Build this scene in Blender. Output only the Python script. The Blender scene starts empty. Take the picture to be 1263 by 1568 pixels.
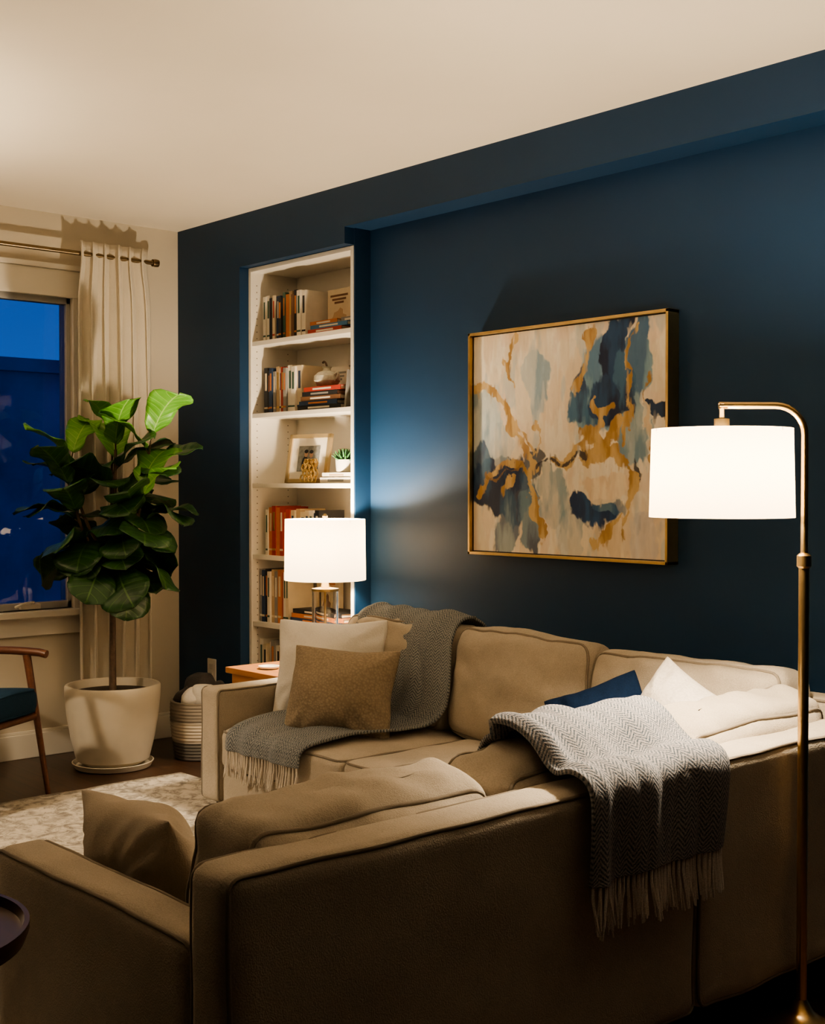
import bpy, math, random
import numpy as np
from mathutils import Vector, Matrix, noise
random.seed(7)
PI=math.pi
def lin(c):
    return tuple(((x/255.0)/12.92 if x/255.0<=0.04045 else (((x/255.0)+0.055)/1.055)**2.4) for x in c)
# ------------------------------------------------------------------ materials
class NT:
    def __init__(s,name):
        s.m=bpy.data.materials.new(name); s.m.use_nodes=True
        s.t=s.m.node_tree; s.n=s.t.nodes; s.l=s.t.links
        s.b=s.n["Principled BSDF"]; s.out=s.n["Material Output"]
    def node(s,typ,**k):
        nd=s.n.new(typ)
        for a,b in k.items():
            if a.startswith('_'): setattr(nd,a[1:],b)
            else: nd.inputs[a.replace('__',' ')].default_value=b
        return nd
    def link(s,a,b): s.l.new(a,b)
    def math(s,op,a,b=None,c=None):
        nd=s.n.new("ShaderNodeMath"); nd.operation=op
        for i,v in enumerate((a,b,c)):
            if v is None: continue
            if isinstance(v,(int,float)): nd.inputs[i].default_value=v
            else: s.l.new(v,nd.inputs[i])
        return nd.outputs[0]
    def ramp(s,fac,stops):
        r=s.n.new("ShaderNodeValToRGB"); e=r.color_ramp.elements
        while len(e)<len(stops): e.new(0.5)
        for i,(p,c) in enumerate(stops):
            e[i].position=p; e[i].color=(*c[:3],1)
        s.l.new(fac,r.inputs[0]); return r.outputs[0]
def c4(c): return (c[0],c[1],c[2],1)
def mat(name,col,rough=.6,var=.0,vscale=5,metal=0,bump=0,bscale=200,spec=.5,sheen=0,coat=0):
    t=NT(name); t.b.inputs["Roughness"].default_value=rough; t.b.inputs["Metallic"].default_value=metal
    t.b.inputs["Specular IOR Level"].default_value=spec
    t.b.inputs["Sheen Weight"].default_value=sheen; t.b.inputs["Coat Weight"].default_value=coat
    tc=t.node("ShaderNodeTexCoord")
    nz=t.node("ShaderNodeTexNoise",Scale=vscale,Detail=4.0); t.link(tc.outputs["Object"],nz.inputs["Vector"])
    v=max(var,.02)
    a=tuple(max(0,x*(1-v)) for x in col); b=tuple(min(1,x*(1+v)) for x in col)
    t.link(t.ramp(nz.outputs["Fac"],[(.3,a),(.7,b)]),t.b.inputs["Base Color"])
    if bump>0:
        n2=t.node("ShaderNodeTexNoise",Scale=bscale,Detail=2.0); t.link(tc.outputs["Object"],n2.inputs["Vector"])
        bp=t.node("ShaderNodeBump",Strength=bump,Distance=.004); t.link(n2.outputs["Fac"],bp.inputs["Height"])
        t.link(bp.outputs["Normal"],t.b.inputs["Normal"])
    return t.m
def fabric(name,col,var=.12,scale=350,bump=.35,sheen=.1,fold=2.0):
    t=NT(name); t.b.inputs["Roughness"].default_value=.95; t.b.inputs["Specular IOR Level"].default_value=.15
    t.b.inputs["Sheen Weight"].default_value=sheen
    tc=t.node("ShaderNodeTexCoord")
    nz=t.node("ShaderNodeTexNoise",Scale=6.0,Detail=6.0,Roughness=.7); t.link(tc.outputs["Object"],nz.inputs["Vector"])
    nf=t.node("ShaderNodeTexNoise",Scale=float(scale),Detail=2.0); t.link(tc.outputs["Object"],nf.inputs["Vector"])
    f=t.math('ADD',t.math('MULTIPLY',nz.outputs["Fac"],.5),t.math('MULTIPLY',nf.outputs["Fac"],.5))
    a=tuple(x*(1-var) for x in col); b=tuple(min(1,x*(1+var)) for x in col)
    t.link(t.ramp(f,[(.35,a),(.65,b)]),t.b.inputs["Base Color"])
    bp=t.node("ShaderNodeBump",Strength=bump,Distance=.003)
    h=t.math('ADD',nf.outputs["Fac"],t.math('MULTIPLY',nz.outputs["Fac"],fold))
    t.link(h,bp.inputs["Height"]); t.link(bp.outputs["Normal"],t.b.inputs["Normal"])
    return t.m
def knit(name,col):
    t=NT(name); t.b.inputs["Roughness"].default_value=.95; t.b.inputs["Specular IOR Level"].default_value=.1
    tc=t.node("ShaderNodeTexCoord")
    v=t.node("ShaderNodeTexVoronoi",Scale=110.0); t.link(tc.outputs["Object"],v.inputs["Vector"])
    t.link(t.ramp(v.outputs["Distance"],[(.0,tuple(x*1.08 for x in col)),(.7,tuple(x*.78 for x in col))]),t.b.inputs["Base Color"])
    bp=t.node("ShaderNodeBump",Strength=.5,Distance=.004); bp.invert=True
    t.link(v.outputs["Distance"],bp.inputs["Height"]); t.link(bp.outputs["Normal"],t.b.inputs["Normal"])
    return t.m
def herring(name,ca,cb,col_w=.022,per=.011):
    t=NT(name); t.b.inputs["Roughness"].default_value=.95; t.b.inputs["Specular IOR Level"].default_value=.1
    t.b.inputs["Sheen Weight"].default_value=.05
    uv=t.node("ShaderNodeUVMap"); sx=t.node("ShaderNodeSeparateXYZ"); t.link(uv.outputs[0],sx.inputs[0])
    tri=t.math('PINGPONG',sx.outputs[0],col_w)
    s=t.math('SINE',t.math('MULTIPLY',t.math('ADD',sx.outputs[1],tri),2*PI/per))
    nz=t.node("ShaderNodeTexNoise",Scale=320.0,Detail=2.0); tc=t.node("ShaderNodeTexCoord"); t.link(tc.outputs["Object"],nz.inputs["Vector"])
    f=t.math('ADD',t.math('MULTIPLY',s,.20),nz.outputs["Fac"])
    t.link(t.ramp(f,[(.22,cb),(.80,ca)]),t.b.inputs["Base Color"])
    bp=t.node("ShaderNodeBump",Strength=.5,Distance=.003); t.link(f,bp.inputs["Height"]); t.link(bp.outputs["Normal"],t.b.inputs["Normal"])
    return t.m
def wood(name,c1,c2,rough=.4,scale=(3,30,30)):
    t=NT(name); t.b.inputs["Roughness"].default_value=rough
    tc=t.node("ShaderNodeTexCoord"); mp=t.node("ShaderNodeMapping"); mp.inputs["Scale"].default_value=scale
    t.link(tc.outputs["Object"],mp.inputs["Vector"])
    nz=t.node("ShaderNodeTexNoise",Scale=1.5,Detail=6.0,Distortion=.6); t.link(mp.outputs[0],nz.inputs["Vector"])
    t.link(t.ramp(nz.outputs["Fac"],[(.3,c1),(.7,c2)]),t.b.inputs["Base Color"])
    return t.m
def emis(name,col,st):
    t=NT(name); t.b.inputs["Base Color"].default_value=c4(col); t.b.inputs["Emission Color"].default_value=c4(col)
    t.b.inputs["Emission Strength"].default_value=st; return t.m

M={}
M['blue']=mat("navy_paint",(.0088,.0365,.088),.5,.04,2,bump=.05,bscale=120,spec=.35)
M['wall']=mat("cream_paint",(.62,.56,.45),.8,.02,2,bump=.05,bscale=150,spec=.2)
M['ceil']=mat("ceiling_paint",(.84,.76,.63),.9,.02,2,bump=.04,bscale=150,spec=.1)
M['white']=mat("white_trim",(.76,.71,.61),.45,.02,3)
M['case']=mat("bookcase_white",(.80,.75,.66),.45,.02,3)
M['sofa']=fabric("sofa_linen",(.44,.385,.305),.15,300,.5,.1,3.0)
M['sofa2']=fabric("sofa_piping",(.24,.205,.16),.1,320,.2)
M['leg']=wood("dark_leg_wood",(.03,.015,.008),(.06,.03,.015))
M['brass']=mat("brushed_brass",(.62,.42,.19),.28,.05,40,metal=1)
M['bronze']=mat("aged_bronze",(.22,.16,.09),.35,.08,40,metal=1)
M['gold']=mat("gold_frame",(.62,.44,.20),.32,.08,20,metal=1)
M['white_pil']=fabric("ivory_pillow",(.82,.78,.71),.06,200,.4)
M['tan_pil']=knit("tan_knit",(.37,.30,.215))
M['beige_pil']=fabric("beige_pillow",(.44,.38,.30),.10,300,.4)
M['navy_pil']=fabric("navy_velvet",(.006,.018,.050),.2,200,.3,.0)
M['shag']=fabric("cream_boucle",(.78,.72,.63),.12,120,1.0)
M['throw']=herring("grey_herringbone",(.36,.36,.345),(.055,.075,.09),.018,.011)
M['throw2']=herring("grey_herringbone_b",(.42,.39,.375),(.04,.065,.09),.018,.010)
M['fringe']=fabric("fringe_yarn",(.66,.60,.52),.2,400,.2)
M['fringe2']=fabric("fringe_yarn_b",(.66,.61,.54),.3,400,.2)
M['curtain']=fabric("linen_curtain",(.66,.60,.49),.05,400,.25)
M['pot']=mat("ceramic_pot",(.62,.56,.45),.35,.05,8,bump=.1,bscale=30)
M['soil']=mat("soil",(.03,.02,.012),.95,.3,30,bump=.8,bscale=40)
M['bark']=mat("bark",(.10,.065,.04),.8,.3,40,bump=.6,bscale=80)
M['chairwood']=wood("walnut",(.07,.025,.012),(.14,.055,.025))
M['chairblue']=fabric("chair_navy",(.010,.030,.055),.15,250,.4,0)
M['tablewood']=wood("orange_oak",(.36,.15,.05),(.46,.21,.08),.35)
M['darkwood']=wood("mahogany",(.03,.012,.007),(.06,.02,.011),.3)
M['black']=mat("black_paint",(.012,.012,.014),.4)
M['page']=mat("book_pages",(.72,.64,.5),.8,.06,60)

def glassmat(name,rough=0.0,tint=(1,1,1)):
    t=NT(name); t.b.inputs["Base Color"].default_value=c4(tint); t.b.inputs["Transmission Weight"].default_value=1
    t.b.inputs["Roughness"].default_value=rough; t.b.inputs["IOR"].default_value=1.45; return t.m
M['glass']=glassmat("clear_glass",.0,(.98,.96,.92))
def panemat():
    t=NT("window_pane"); tr=t.node("ShaderNodeBsdfTransparent"); gl=t.node("ShaderNodeBsdfGlossy",Roughness=.0)
    tr.inputs[0].default_value=(.85,.9,.95,1)
    fr=t.node("ShaderNodeFresnel",IOR=1.5); mx=t.node("ShaderNodeMixShader")
    t.link(t.math('MULTIPLY',fr.outputs[0],1.0),mx.inputs[0]); t.link(tr.outputs[0],mx.inputs[1]); t.link(gl.outputs[0],mx.inputs[2]); t.link(mx.outputs[0],t.out.inputs[0]); return t.m
M['pane']=panemat()
def shademat(name,st):
    t=NT(name); tl=t.node("ShaderNodeBsdfTranslucent"); tl.inputs[0].default_value=(.17,.13,.082,1)
    df=t.node("ShaderNodeBsdfDiffuse"); df.inputs[0].default_value=(.8,.75,.66,1)
    tc=t.node("ShaderNodeTexCoord"); nz=t.node("ShaderNodeTexNoise",Scale=220.0,Detail=2.0); t.link(tc.outputs["Object"],nz.inputs["Vector"])
    mx=t.node("ShaderNodeMixShader"); mx.inputs[0].default_value=.5
    em=t.node("ShaderNodeEmission"); em.inputs[1].default_value=st
    t.link(t.ramp(nz.outputs["Fac"],[(.3,(1,.79,.51)),(.7,(1,.84,.59))]),em.inputs[0])
    ad=t.node("ShaderNodeAddShader")
    t.link(tl.outputs[0],mx.inputs[1]); t.link(df.outputs[0],mx.inputs[2]); t.link(mx.outputs[0],ad.inputs[0]); t.link(em.outputs[0],ad.inputs[1]); t.link(ad.outputs[0],t.out.inputs[0]); return t.m
M['shade']=shademat("lampshade_linen",2.2)
def bulbmat():
    t=NT("bulb_glass"); tr=t.node("ShaderNodeBsdfTransparent"); em=t.node("ShaderNodeEmission"); em.inputs[0].default_value=(1,.8,.5,1); em.inputs[1].default_value=6
    ad=t.node("ShaderNodeAddShader"); t.link(tr.outputs[0],ad.inputs[0]); t.link(em.outputs[0],ad.inputs[1]); t.link(ad.outputs[0],t.out.inputs[0]); return t.m
M['bulb']=bulbmat()
def leafmat(name,c1,c2,vein):
    t=NT(name); t.b.inputs["Roughness"].default_value=.38; t.b.inputs["Specular IOR Level"].default_value=.5
    uv=t.node("ShaderNodeUVMap"); sx=t.node("ShaderNodeSeparateXYZ"); t.link(uv.outputs[0],sx.inputs[0])
    av=t.math('ABSOLUTE',t.math('SUBTRACT',sx.outputs[0],.5))
    mid=t.math('LESS_THAN',av,.018)
    ph=t.math('FRACT',t.math('MULTIPLY',t.math('SUBTRACT',sx.outputs[1],t.math('MULTIPLY',av,.35)),8.0))
    side=t.math('LESS_THAN',t.math('ABSOLUTE',t.math('SUBTRACT',ph,.5)),.05)
    m=t.math('MAXIMUM',mid,t.math('MULTIPLY',side,.6))
    nz=t.node("ShaderNodeTexNoise",Scale=6.0); tc=t.node("ShaderNodeTexCoord"); t.link(tc.outputs["Object"],nz.inputs["Vector"])
    base=t.ramp(nz.outputs["Fac"],[(.3,c1),(.7,c2)])
    mx=t.node("ShaderNodeMix",_data_type='RGBA'); t.link(m,mx.inputs[0]); t.link(base,mx.inputs[6]); mx.inputs[7].default_value=c4(vein)
    t.link(mx.outputs[2],t.b.inputs["Base Color"])
    bp=t.node("ShaderNodeBump",Strength=.5,Distance=.004); bp.invert=True
    wv=t.math('ABSOLUTE',t.math('SUBTRACT',ph,.5)); t.link(t.math('MULTIPLY',wv,-1.0),bp.inputs["Height"]); t.link(bp.outputs["Normal"],t.b.inputs["Normal"])
    return t.m
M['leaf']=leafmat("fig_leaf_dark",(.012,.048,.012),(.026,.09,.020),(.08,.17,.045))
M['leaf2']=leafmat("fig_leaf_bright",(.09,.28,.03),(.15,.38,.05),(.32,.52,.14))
def floormat():
    t=NT("dark_wood_floor"); t.b.inputs["Roughness"].default_value=.35
    tc=t.node("ShaderNodeTexCoord"); br=t.node("ShaderNodeTexBrick",Scale=1.0); br.inputs["Brick Width"].default_value=1.4; br.inputs["Row Height"].default_value=.12; br.inputs["Mortar Size"].default_value=.002
    br.inputs["Color1"].default_value=(.035,.018,.01,1); br.inputs["Color2"].default_value=(.06,.03,.016,1); br.inputs["Mortar"].default_value=(.006,.004,.003,1)
    t.link(tc.outputs["Object"],br.inputs["Vector"])
    mp=t.node("ShaderNodeMapping"); mp.inputs["Scale"].default_value=(1.5,25,1); t.link(tc.outputs["Object"],mp.inputs["Vector"])
    nz=t.node("ShaderNodeTexNoise",Scale=2.0,Detail=6.0); t.link(mp.outputs[0],nz.inputs["Vector"])
    mx=t.node("ShaderNodeMix",_data_type='RGBA',_blend_type='MULTIPLY'); mx.inputs[0].default_value=.7
    t.link(br.outputs["Color"],mx.inputs[6]); t.link(t.ramp(nz.outputs["Fac"],[(.3,(.5,.5,.5)),(.7,(1.3,1.3,1.3))]),mx.inputs[7]); t.link(mx.outputs[2],t.b.inputs["Base Color"])
    return t.m
def rugmat():
    t=NT("vintage_rug"); t.b.inputs["Roughness"].default_value=1; t.b.inputs["Specular IOR Level"].default_value=.05
    tc=t.node("ShaderNodeTexCoord")
    n1=t.node("ShaderNodeTexNoise",Scale=13.0,Detail=8.0,Roughness=.8,Distortion=1.6); t.link(tc.outputs["Object"],n1.inputs["Vector"])
    v=t.node("ShaderNodeTexVoronoi",Scale=11.0,_feature='DISTANCE_TO_EDGE'); t.link(tc.outputs["Object"],v.inputs["Vector"])
    f=t.math('ADD',n1.outputs["Fac"],t.math('MULTIPLY',v.outputs["Distance"],.3))
    t.link(t.ramp(f,[(.42,(.20,.18,.155)),(.52,(.36,.325,.27)),(.60,(.50,.45,.375))]),t.b.inputs["Base Color"])
    n2=t.node("ShaderNodeTexNoise",Scale=200.0); t.link(tc.outputs["Object"],n2.inputs["Vector"])
    bp=t.node("ShaderNodeBump",Strength=.4,Distance=.003); t.link(n2.outputs["Fac"],bp.inputs["Height"]); t.link(bp.outputs["Normal"],t.b.inputs["Normal"])
    return t.m
M['floor']=floormat(); M['rug']=rugmat()

# ------------------------------------------------------------------ mesh builder
class MB:
    def __init__(s): s.v=[];s.f=[];s.m=[];s.uv=[]
    def add(s,vs,fs,mi=0,uvs=None):
        o=len(s.v); s.v+= [tuple(p) for p in vs]; s.uv += (uvs if uvs else [(0,0)]*len(vs))
        s.f+=[tuple(i+o for i in f) for f in fs]; s.m+=[mi]*len(fs)
    def box(s,lo,hi,mi=0,rot=None,piv=None):
        x0,y0,z0=lo;x1,y1,z1=hi
        vs=[Vector(p) for p in [(x0,y0,z0),(x1,y0,z0),(x1,y1,z0),(x0,y1,z0),(x0,y0,z1),(x1,y0,z1),(x1,y1,z1),(x0,y1,z1)]]
        if rot is not None:
            pv=Vector(piv) if piv is not None else sum(vs,Vector())/8
            vs=[rot@(p-pv)+pv for p in vs]
        s.add(vs,[(0,3,2,1),(4,5,6,7),(0,1,5,4),(1,2,6,5),(2,3,7,6),(3,0,4,7)],mi)
    def lathe(s,prof,c,seg=40,mi=0,rot=None,cap=True,rip=None):
        vs=[];n=len(prof);c=Vector(c)
        for k,(r,z) in enumerate(prof):
            for i in range(seg):
                a=2*PI*i/seg; rr=r
                if rip: rr=r+rip(a,z)
                p=Vector((rr*math.cos(a),rr*math.sin(a),z))
                if rot is not None:p=rot@p
                vs.append(p+c)
        fs=[(k*seg+i,k*seg+(i+1)%seg,(k+1)*seg+(i+1)%seg,(k+1)*seg+i) for k in range(n-1) for i in range(seg)]
        if cap:
            fs.append(tuple(range(seg-1,-1,-1))); fs.append(tuple((n-1)*seg+i for i in range(seg)))
        s.add(vs,fs,mi)
    def tube(s,pts,r,seg=8,closed=False,mi=0,taper=None):
        P=[Vector(p) for p in pts];n=len(P);vs=[]
        prev=None
        for i in range(n):
            if closed: t=(P[(i+1)%n]-P[i-1])
            else: t=P[min(i+1,n-1)]-P[max(i-1,0)]
            t.normalize()
            if prev is None:
                a=Vector((0,0,1)) if abs(t.z)<.9 else Vector((1,0,0)); x=t.cross(a).normalized()
            else:
                x=(prev-t*prev.dot(t)).normalized()
            prev=x; y=t.cross(x)
            rr=r if taper is None else r*(taper[0]+(taper[1]-taper[0])*i/(n-1))
            for k in range(seg):
                a=2*PI*k/seg; vs.append(P[i]+x*rr*math.cos(a)+y*rr*math.sin(a))
        m=n if closed else n-1
        fs=[(i*seg+k,i*seg+(k+1)%seg,((i+1)%n)*seg+(k+1)%seg,((i+1)%n)*seg+k) for i in range(m) for k in range(seg)]
        if not closed:
            fs.append(tuple(range(seg-1,-1,-1))); fs.append(tuple((n-1)*seg+k for k in range(seg)))
        s.add(vs,fs,mi)
    def grid(s,fn,nu,nv,mi=0,uvfn=None):
        vs=[];uv=[]
        for j in range(nv+1):
            for i in range(nu+1):
                vs.append(fn(i/nu,j/nv)); uv.append(uvfn(i/nu,j/nv) if uvfn else (i/nu,j/nv))
        w=nu+1
        s.add(vs,[(j*w+i,j*w+i+1,(j+1)*w+i+1,(j+1)*w+i) for j in range(nv) for i in range(nu)],mi,uv)
    def cushion(s,c,half,rot=None,r=.03,puff=(0,0,0),n=12,wr=.003,seed=0,pipe=None,pr=.0045,mi=0,pmi=1,wf=7,deform=None):
        c=Vector(c);rot=rot or Matrix.Identity(3);key={};vs=[];fs=[]
        rr=min(r,min(half)*.98)
        def mp(p):
            q=[.5*x+.5*math.sin(PI/2*x) for x in p]
            pos=Vector([q[i]*half[i] for i in range(3)])
            qq=Vector([max(-half[i]+rr,min(half[i]-rr,pos[i])) for i in range(3)])
            d=pos-qq
            if d.length>1e-9: pos=qq+d.normalized()*rr
            for k in range(3):
                i,j=(k+1)%3,(k+2)%3
                pos[k]+=puff[k]*p[k]*(1-p[i]**2)*(1-p[j]**2)
            return fin(pos)
        def fin(pos):
            if wr>0:
                nv=noise.noise_vector(pos*wf+Vector((seed*3.1,seed,0)))
                pos=pos+nv*wr
            if deform: pos=deform(pos)
            return rot@pos+c
        def vid(p):
            k=tuple(round(x,5) for x in p)
            if k not in key: key[k]=len(vs); vs.append(mp(p))
            return key[k]
        for ax in range(3):
            for sg in (-1,1):
                for i in range(n):
                    for j in range(n):
                        q=[]
                        for (a,b) in ((i,j),(i+1,j),(i+1,j+1),(i,j+1)):
                            p=[0,0,0];p[ax]=sg;p[(ax+1)%3]=-1+2*a/n;p[(ax+2)%3]=-1+2*b/n;q.append(vid(p))
                        if sg<0:q.reverse()
                        fs.append(tuple(q))
        s.add(vs,fs,mi)
        if pipe is not None:
            k=pipe;i,j=(k+1)%3,(k+2)%3
            for sg in (-1,1):
                pts=[];e=rr*.27
                A=half[i]-e;B=half[j]-e;R=rr*.8
                def seg(x0,y0,x1,y1,m):
                    for q in range(m): pts.append((x0+(x1-x0)*q/m,y0+(y1-y0)*q/m))
                def arc(cx,cy,a0):
                    for q in range(4):
                        a=a0+PI/2*q/4; pts.append((cx+R*math.cos(a),cy+R*math.sin(a)))
                seg(-A+R,-B,A-R,-B,24);arc(A-R,-B+R,-PI/2);seg(A,-B+R,A,B-R,18);arc(A-R,B-R,0)
                seg(A-R,B,-A+R,B,24);arc(-A+R,B-R,PI/2);seg(-A,B-R,-A,-B+R,18);arc(-A+R,-B+R,PI)
                out=[]
                for (x,y) in pts:
                    p=Vector((0,0,0));p[i]=x;p[j]=y;p[k]=sg*(half[k]-e)
                    out.append(fin(p))
                s.tube(out,pr,6,True,pmi)
    def pillow(s,c,size,th,rot,seed=0,mi=0,n=30,sq=1.0):
        c=Vector(c);vs=[];w=n+1
        for sg in (1,-1):
            for j in range(w):
                for i in range(w):
                    u=math.sin(PI/2*(-1+2*i/n)); v=math.sin(PI/2*(-1+2*j/n))
                    x=u*size/2*(1-.10*(1-v*v)*abs(u)-.05*abs(u*v)**6); y=v*size/2*sq*(1-.12*(1-u*u)*abs(v)-.05*abs(u*v)**6)
                    e=(max(0,math.cos(PI/2*u))*max(0,math.cos(PI/2*v)))**.55
                    z=sg*th/2*e
                    p=Vector((x,y,z)); 
                    p+=noise.noise_vector(p*8+Vector((seed,seed*2,0)))*.022*(.3+e)
                    ang=math.atan2(abs(v),abs(u)); rad=max(abs(u),abs(v))
                    p.z+=sg*.008*math.sin(ang*16+seed)*rad*e*2*min(1,abs(u*v)*3)
                    p.z+=sg*.006*math.sin(u*17+seed)*max(0,abs(v)-.55)*e*4
                    vs.append(rot@p+c)
        fs=[]
        for k in (0,1):
            o=k*w*w
            for j in range(n):
                for i in range(n):
                    q=(o+j*w+i,o+j*w+i+1,o+(j+1)*w+i+1,o+(j+1)*w+i)
                    fs.append(q if k==0 else q[::-1])
        s.add(vs,fs,mi)
    def build(s,name,mats,parent=None,smooth=True,ang=40,bevel=0,solid=0,sub=0,bseg=2,merge=0):
        me=bpy.data.meshes.new(name); me.from_pydata(s.v,[],s.f)
        for m in mats: me.materials.append(m)
        me.polygons.foreach_set("material_index",s.m)
        uvl=me.uv_layers.new(name="UVMap"); vi=np.empty(len(me.loops),dtype=np.int32); me.loops.foreach_get("vertex_index",vi)
        uvl.data.foreach_set("uv",np.array(s.uv,dtype=np.float32)[vi].ravel())
        if merge>0:
            import bmesh
            bm=bmesh.new(); bm.from_mesh(me); bmesh.ops.remove_doubles(bm,verts=bm.verts,dist=merge); bm.to_mesh(me); bm.free()
        if smooth:
            me.polygons.foreach_set("use_smooth",[True]*len(me.polygons)); me.set_sharp_from_angle(angle=math.radians(ang))
        me.update()
        ob=bpy.data.objects.new(name,me); bpy.context.scene.collection.objects.link(ob)
        if parent: par(ob,parent)
        if solid: md=ob.modifiers.new("solid",'SOLIDIFY'); md.thickness=solid; md.offset=0
        if bevel: md=ob.modifiers.new("bevel",'BEVEL'); md.width=bevel; md.segments=bseg; md.limit_method='ANGLE'; md.angle_limit=math.radians(50)
        if sub: md=ob.modifiers.new("sub",'SUBSURF'); md.levels=sub; md.render_levels=sub
        return ob
def par(ob,e):
    ob.parent=e; ob.matrix_parent_inverse=Matrix.Translation(e.location).inverted()
def group(name,loc):
    e=bpy.data.objects.new(name,None); e.location=loc; e.empty_display_size=.1; bpy.context.scene.collection.objects.link(e); return e
def box(name,lo,hi,m,parent=None,bevel=0):
    b=MB(); b.box(lo,hi); return b.build(name,[m],parent,smooth=False,bevel=bevel)
def basis(x,y,z): return Matrix((x,y,z)).transposed()
def R(ax,deg): return Matrix.Rotation(math.radians(deg),3,ax)
def smooth_path(pts,n):
    P=[Vector(p) for p in pts];out=[];L=[0]
    for a,b in zip(P,P[1:]): L.append(L[-1]+(b-a).length)
    T=L[-1]
    for k in range(n+1):
        d=T*k/n;i=0
        while i<len(P)-2 and L[i+1]<d:i+=1
        t=(d-L[i])/max(1e-9,(L[i+1]-L[i]))
        p0=P[max(i-1,0)];p1=P[i];p2=P[i+1];p3=P[min(i+2,len(P)-1)]
        out.append(.5*((2*p1)+(p2-p0)*t+(2*p0-5*p1+4*p2-p3)*t*t+(3*p1-p0-3*p2+p3)*t**3))
    return out

# ------------------------------------------------------------------ room
CH=2.60; XR=7.2; YB=-5.6
box("floor",(-.15,YB,-.1),(XR,.4,0),M['floor'])
box("ceiling",(-.15,YB,CH),(XR,.4,CH+.1),M['ceil'])
b=MB()
b.box((0,0,0),(.564,.45,CH)); b.box((.564,0,2.348),(1.376,.45,CH)); b.box((.564,.345,0),(1.376,.45,2.348))
b.box((1.376,.14,0),(XR,.45,CH)); b.box((1.376,0,2.42),(XR,.14,CH)); b.box((1.376,.052,0),(1.384,.14,2.42))
b.build("wall_back",[M['blue']],smooth=False)
WY0,WY1,WZ0,WZ1=-2.45,-.585,.70,2.21
b=MB()
b.box((-.15,YB,0),(0,.45,WZ0)); b.box((-.15,YB,WZ1),(0,.45,CH)); b.box((-.15,YB,WZ0),(0,WY0,WZ1)); b.box((-.15,WY1,WZ0),(0,.45,WZ1))
b.build("wall_left",[M['wall']],smooth=False)
box("wall_right",(XR,YB,0),(XR+.1,.45,CH),M['blue'])
box("wall_front",(-.15,YB-.1,0),(XR+.1,YB,CH),M['blue'])
b=MB(); b.box((0,YB,0),(.016,-.0,.115)); b.box((0,YB,.115),(.010,0,.13)); b.build("baseboard_left",[M['white']],smooth=False,bevel=.003)
b=MB(); b.box((0.016,-.014,0),(.564,0,.12)); b.box((1.384,.126,0),(XR,.14,.12)); b.build("baseboard_back",[M['blue']],smooth=False,bevel=.003)
# window
w=group("window_1",(0,(WY0+WY1)/2,1.45))
b=MB()
cw=.09
b.box((0,WY1-.01,WZ0-.0),(.018,WY1+cw,WZ1+.0)); b.box((0,WY0-cw,WZ0),(.018,WY0+.01,WZ1))
b.box((0,WY0-cw-.02,WZ1-.01),(.022,WY1+cw+.02,WZ1+.12)); b.box((0,WY0-cw-.03,WZ1+.12),(.035,WY1+cw+.03,WZ1+.145))
b.box((-.13,WY0-cw-.02,WZ0-.03),(.06,WY1+cw+.02,WZ0)); b.box((0,WY0-cw,WZ0-.12),(.018,WY1+cw,WZ0-.03))
b.build("casing",[M['white']],w,smooth=False,bevel=.003)
b=MB()
ym=(WY0+WY1)/2; q=.022
for (y0,y1) in ((WY0,ym-.02),(ym+.02,WY1)):
    b.box((-.085,y0,WZ0),(-.03,y0+q,WZ1)); b.box((-.085,y1-q,WZ0),(-.03,y1,WZ1))
    b.box((-.085,y0,WZ0),(-.03,y1,WZ0+.035)); b.box((-.085,y0,WZ1-.035),(-.03,y1,WZ1))
b.box((-.09,ym-.02,WZ0),(-.02,ym+.02,WZ1))
b.build("sash",[mat("sash_grey",(.45,.44,.42),.5)],w,smooth=False,bevel=.003)
box("glass_pane",(-.054,WY0+.018,WZ0+.03),(-.050,WY1-.018,WZ1-.03),M['pane'],w)
b=MB(); b.box((-.028,-.86,WZ0+.005),(-.0,-.76,WZ0+.03)); b.tube([(-.02,-.81,WZ0+.02),(.01,-.80,WZ0+.04),(.02,-.86,WZ0+.035),(.02,-.90,WZ0+.02)],.007,8)
b.build("crank_handle",[M['white']],w,bevel=.003)
# curtain rod
g=group("curtain_rod",(.1,-1.5,2.405))
b=MB(); b.tube([(.1,-3.1,2.405),(.1,-.19,2.405)],.011,14)
for yy in (-3.1,-.19): b.lathe([(.004,-.02),(.018,-.016),(.02,0),(.018,.016),(.004,.02)],(.1,yy,2.405),16,rot=R('X',90))
for yy in (-2.95,-.225): b.tube([(0,yy,2.405),(.1,yy,2.405)],.007,8); b.lathe([(.02,0),(.02,.008)],(0,yy,2.405),16,rot=R('Y',90))
b.build("rod",[M['bronze']],g)
def curtain(name,y0,y1,seed):
    def fn(u,v):
        z=2.465-(2.465-.015)*v
        pinch=1-.10*math.exp(-((v-.03)/.05)**2)+.05*math.sin(v*3+seed)
        yc=(y0+y1)/2; y=yc+(u-.5)*(y1-y0)*pinch
        ph=u*2*PI*5.5+seed+.8*math.sin(v*2.1+u*3)
        am=(.024+.014*min(1,v*3))*(.8+.7*noise.noise(Vector((u*4,v*2,seed))))
        x=.105+am*math.sin(ph)+.008*noise.noise(Vector((u*9,v*5,seed)))
        y+=.012*math.sin(ph*2)
        return (max(x,.03),y,z)
    b=MB(); b.grid(fn,170,60); o=b.build(name,[M['curtain']],solid=.003,ang=80)
    return o
curtain("curtain",-.62,-.235,.5); curtain("curtain",-2.98,-2.6,2.1)
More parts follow.
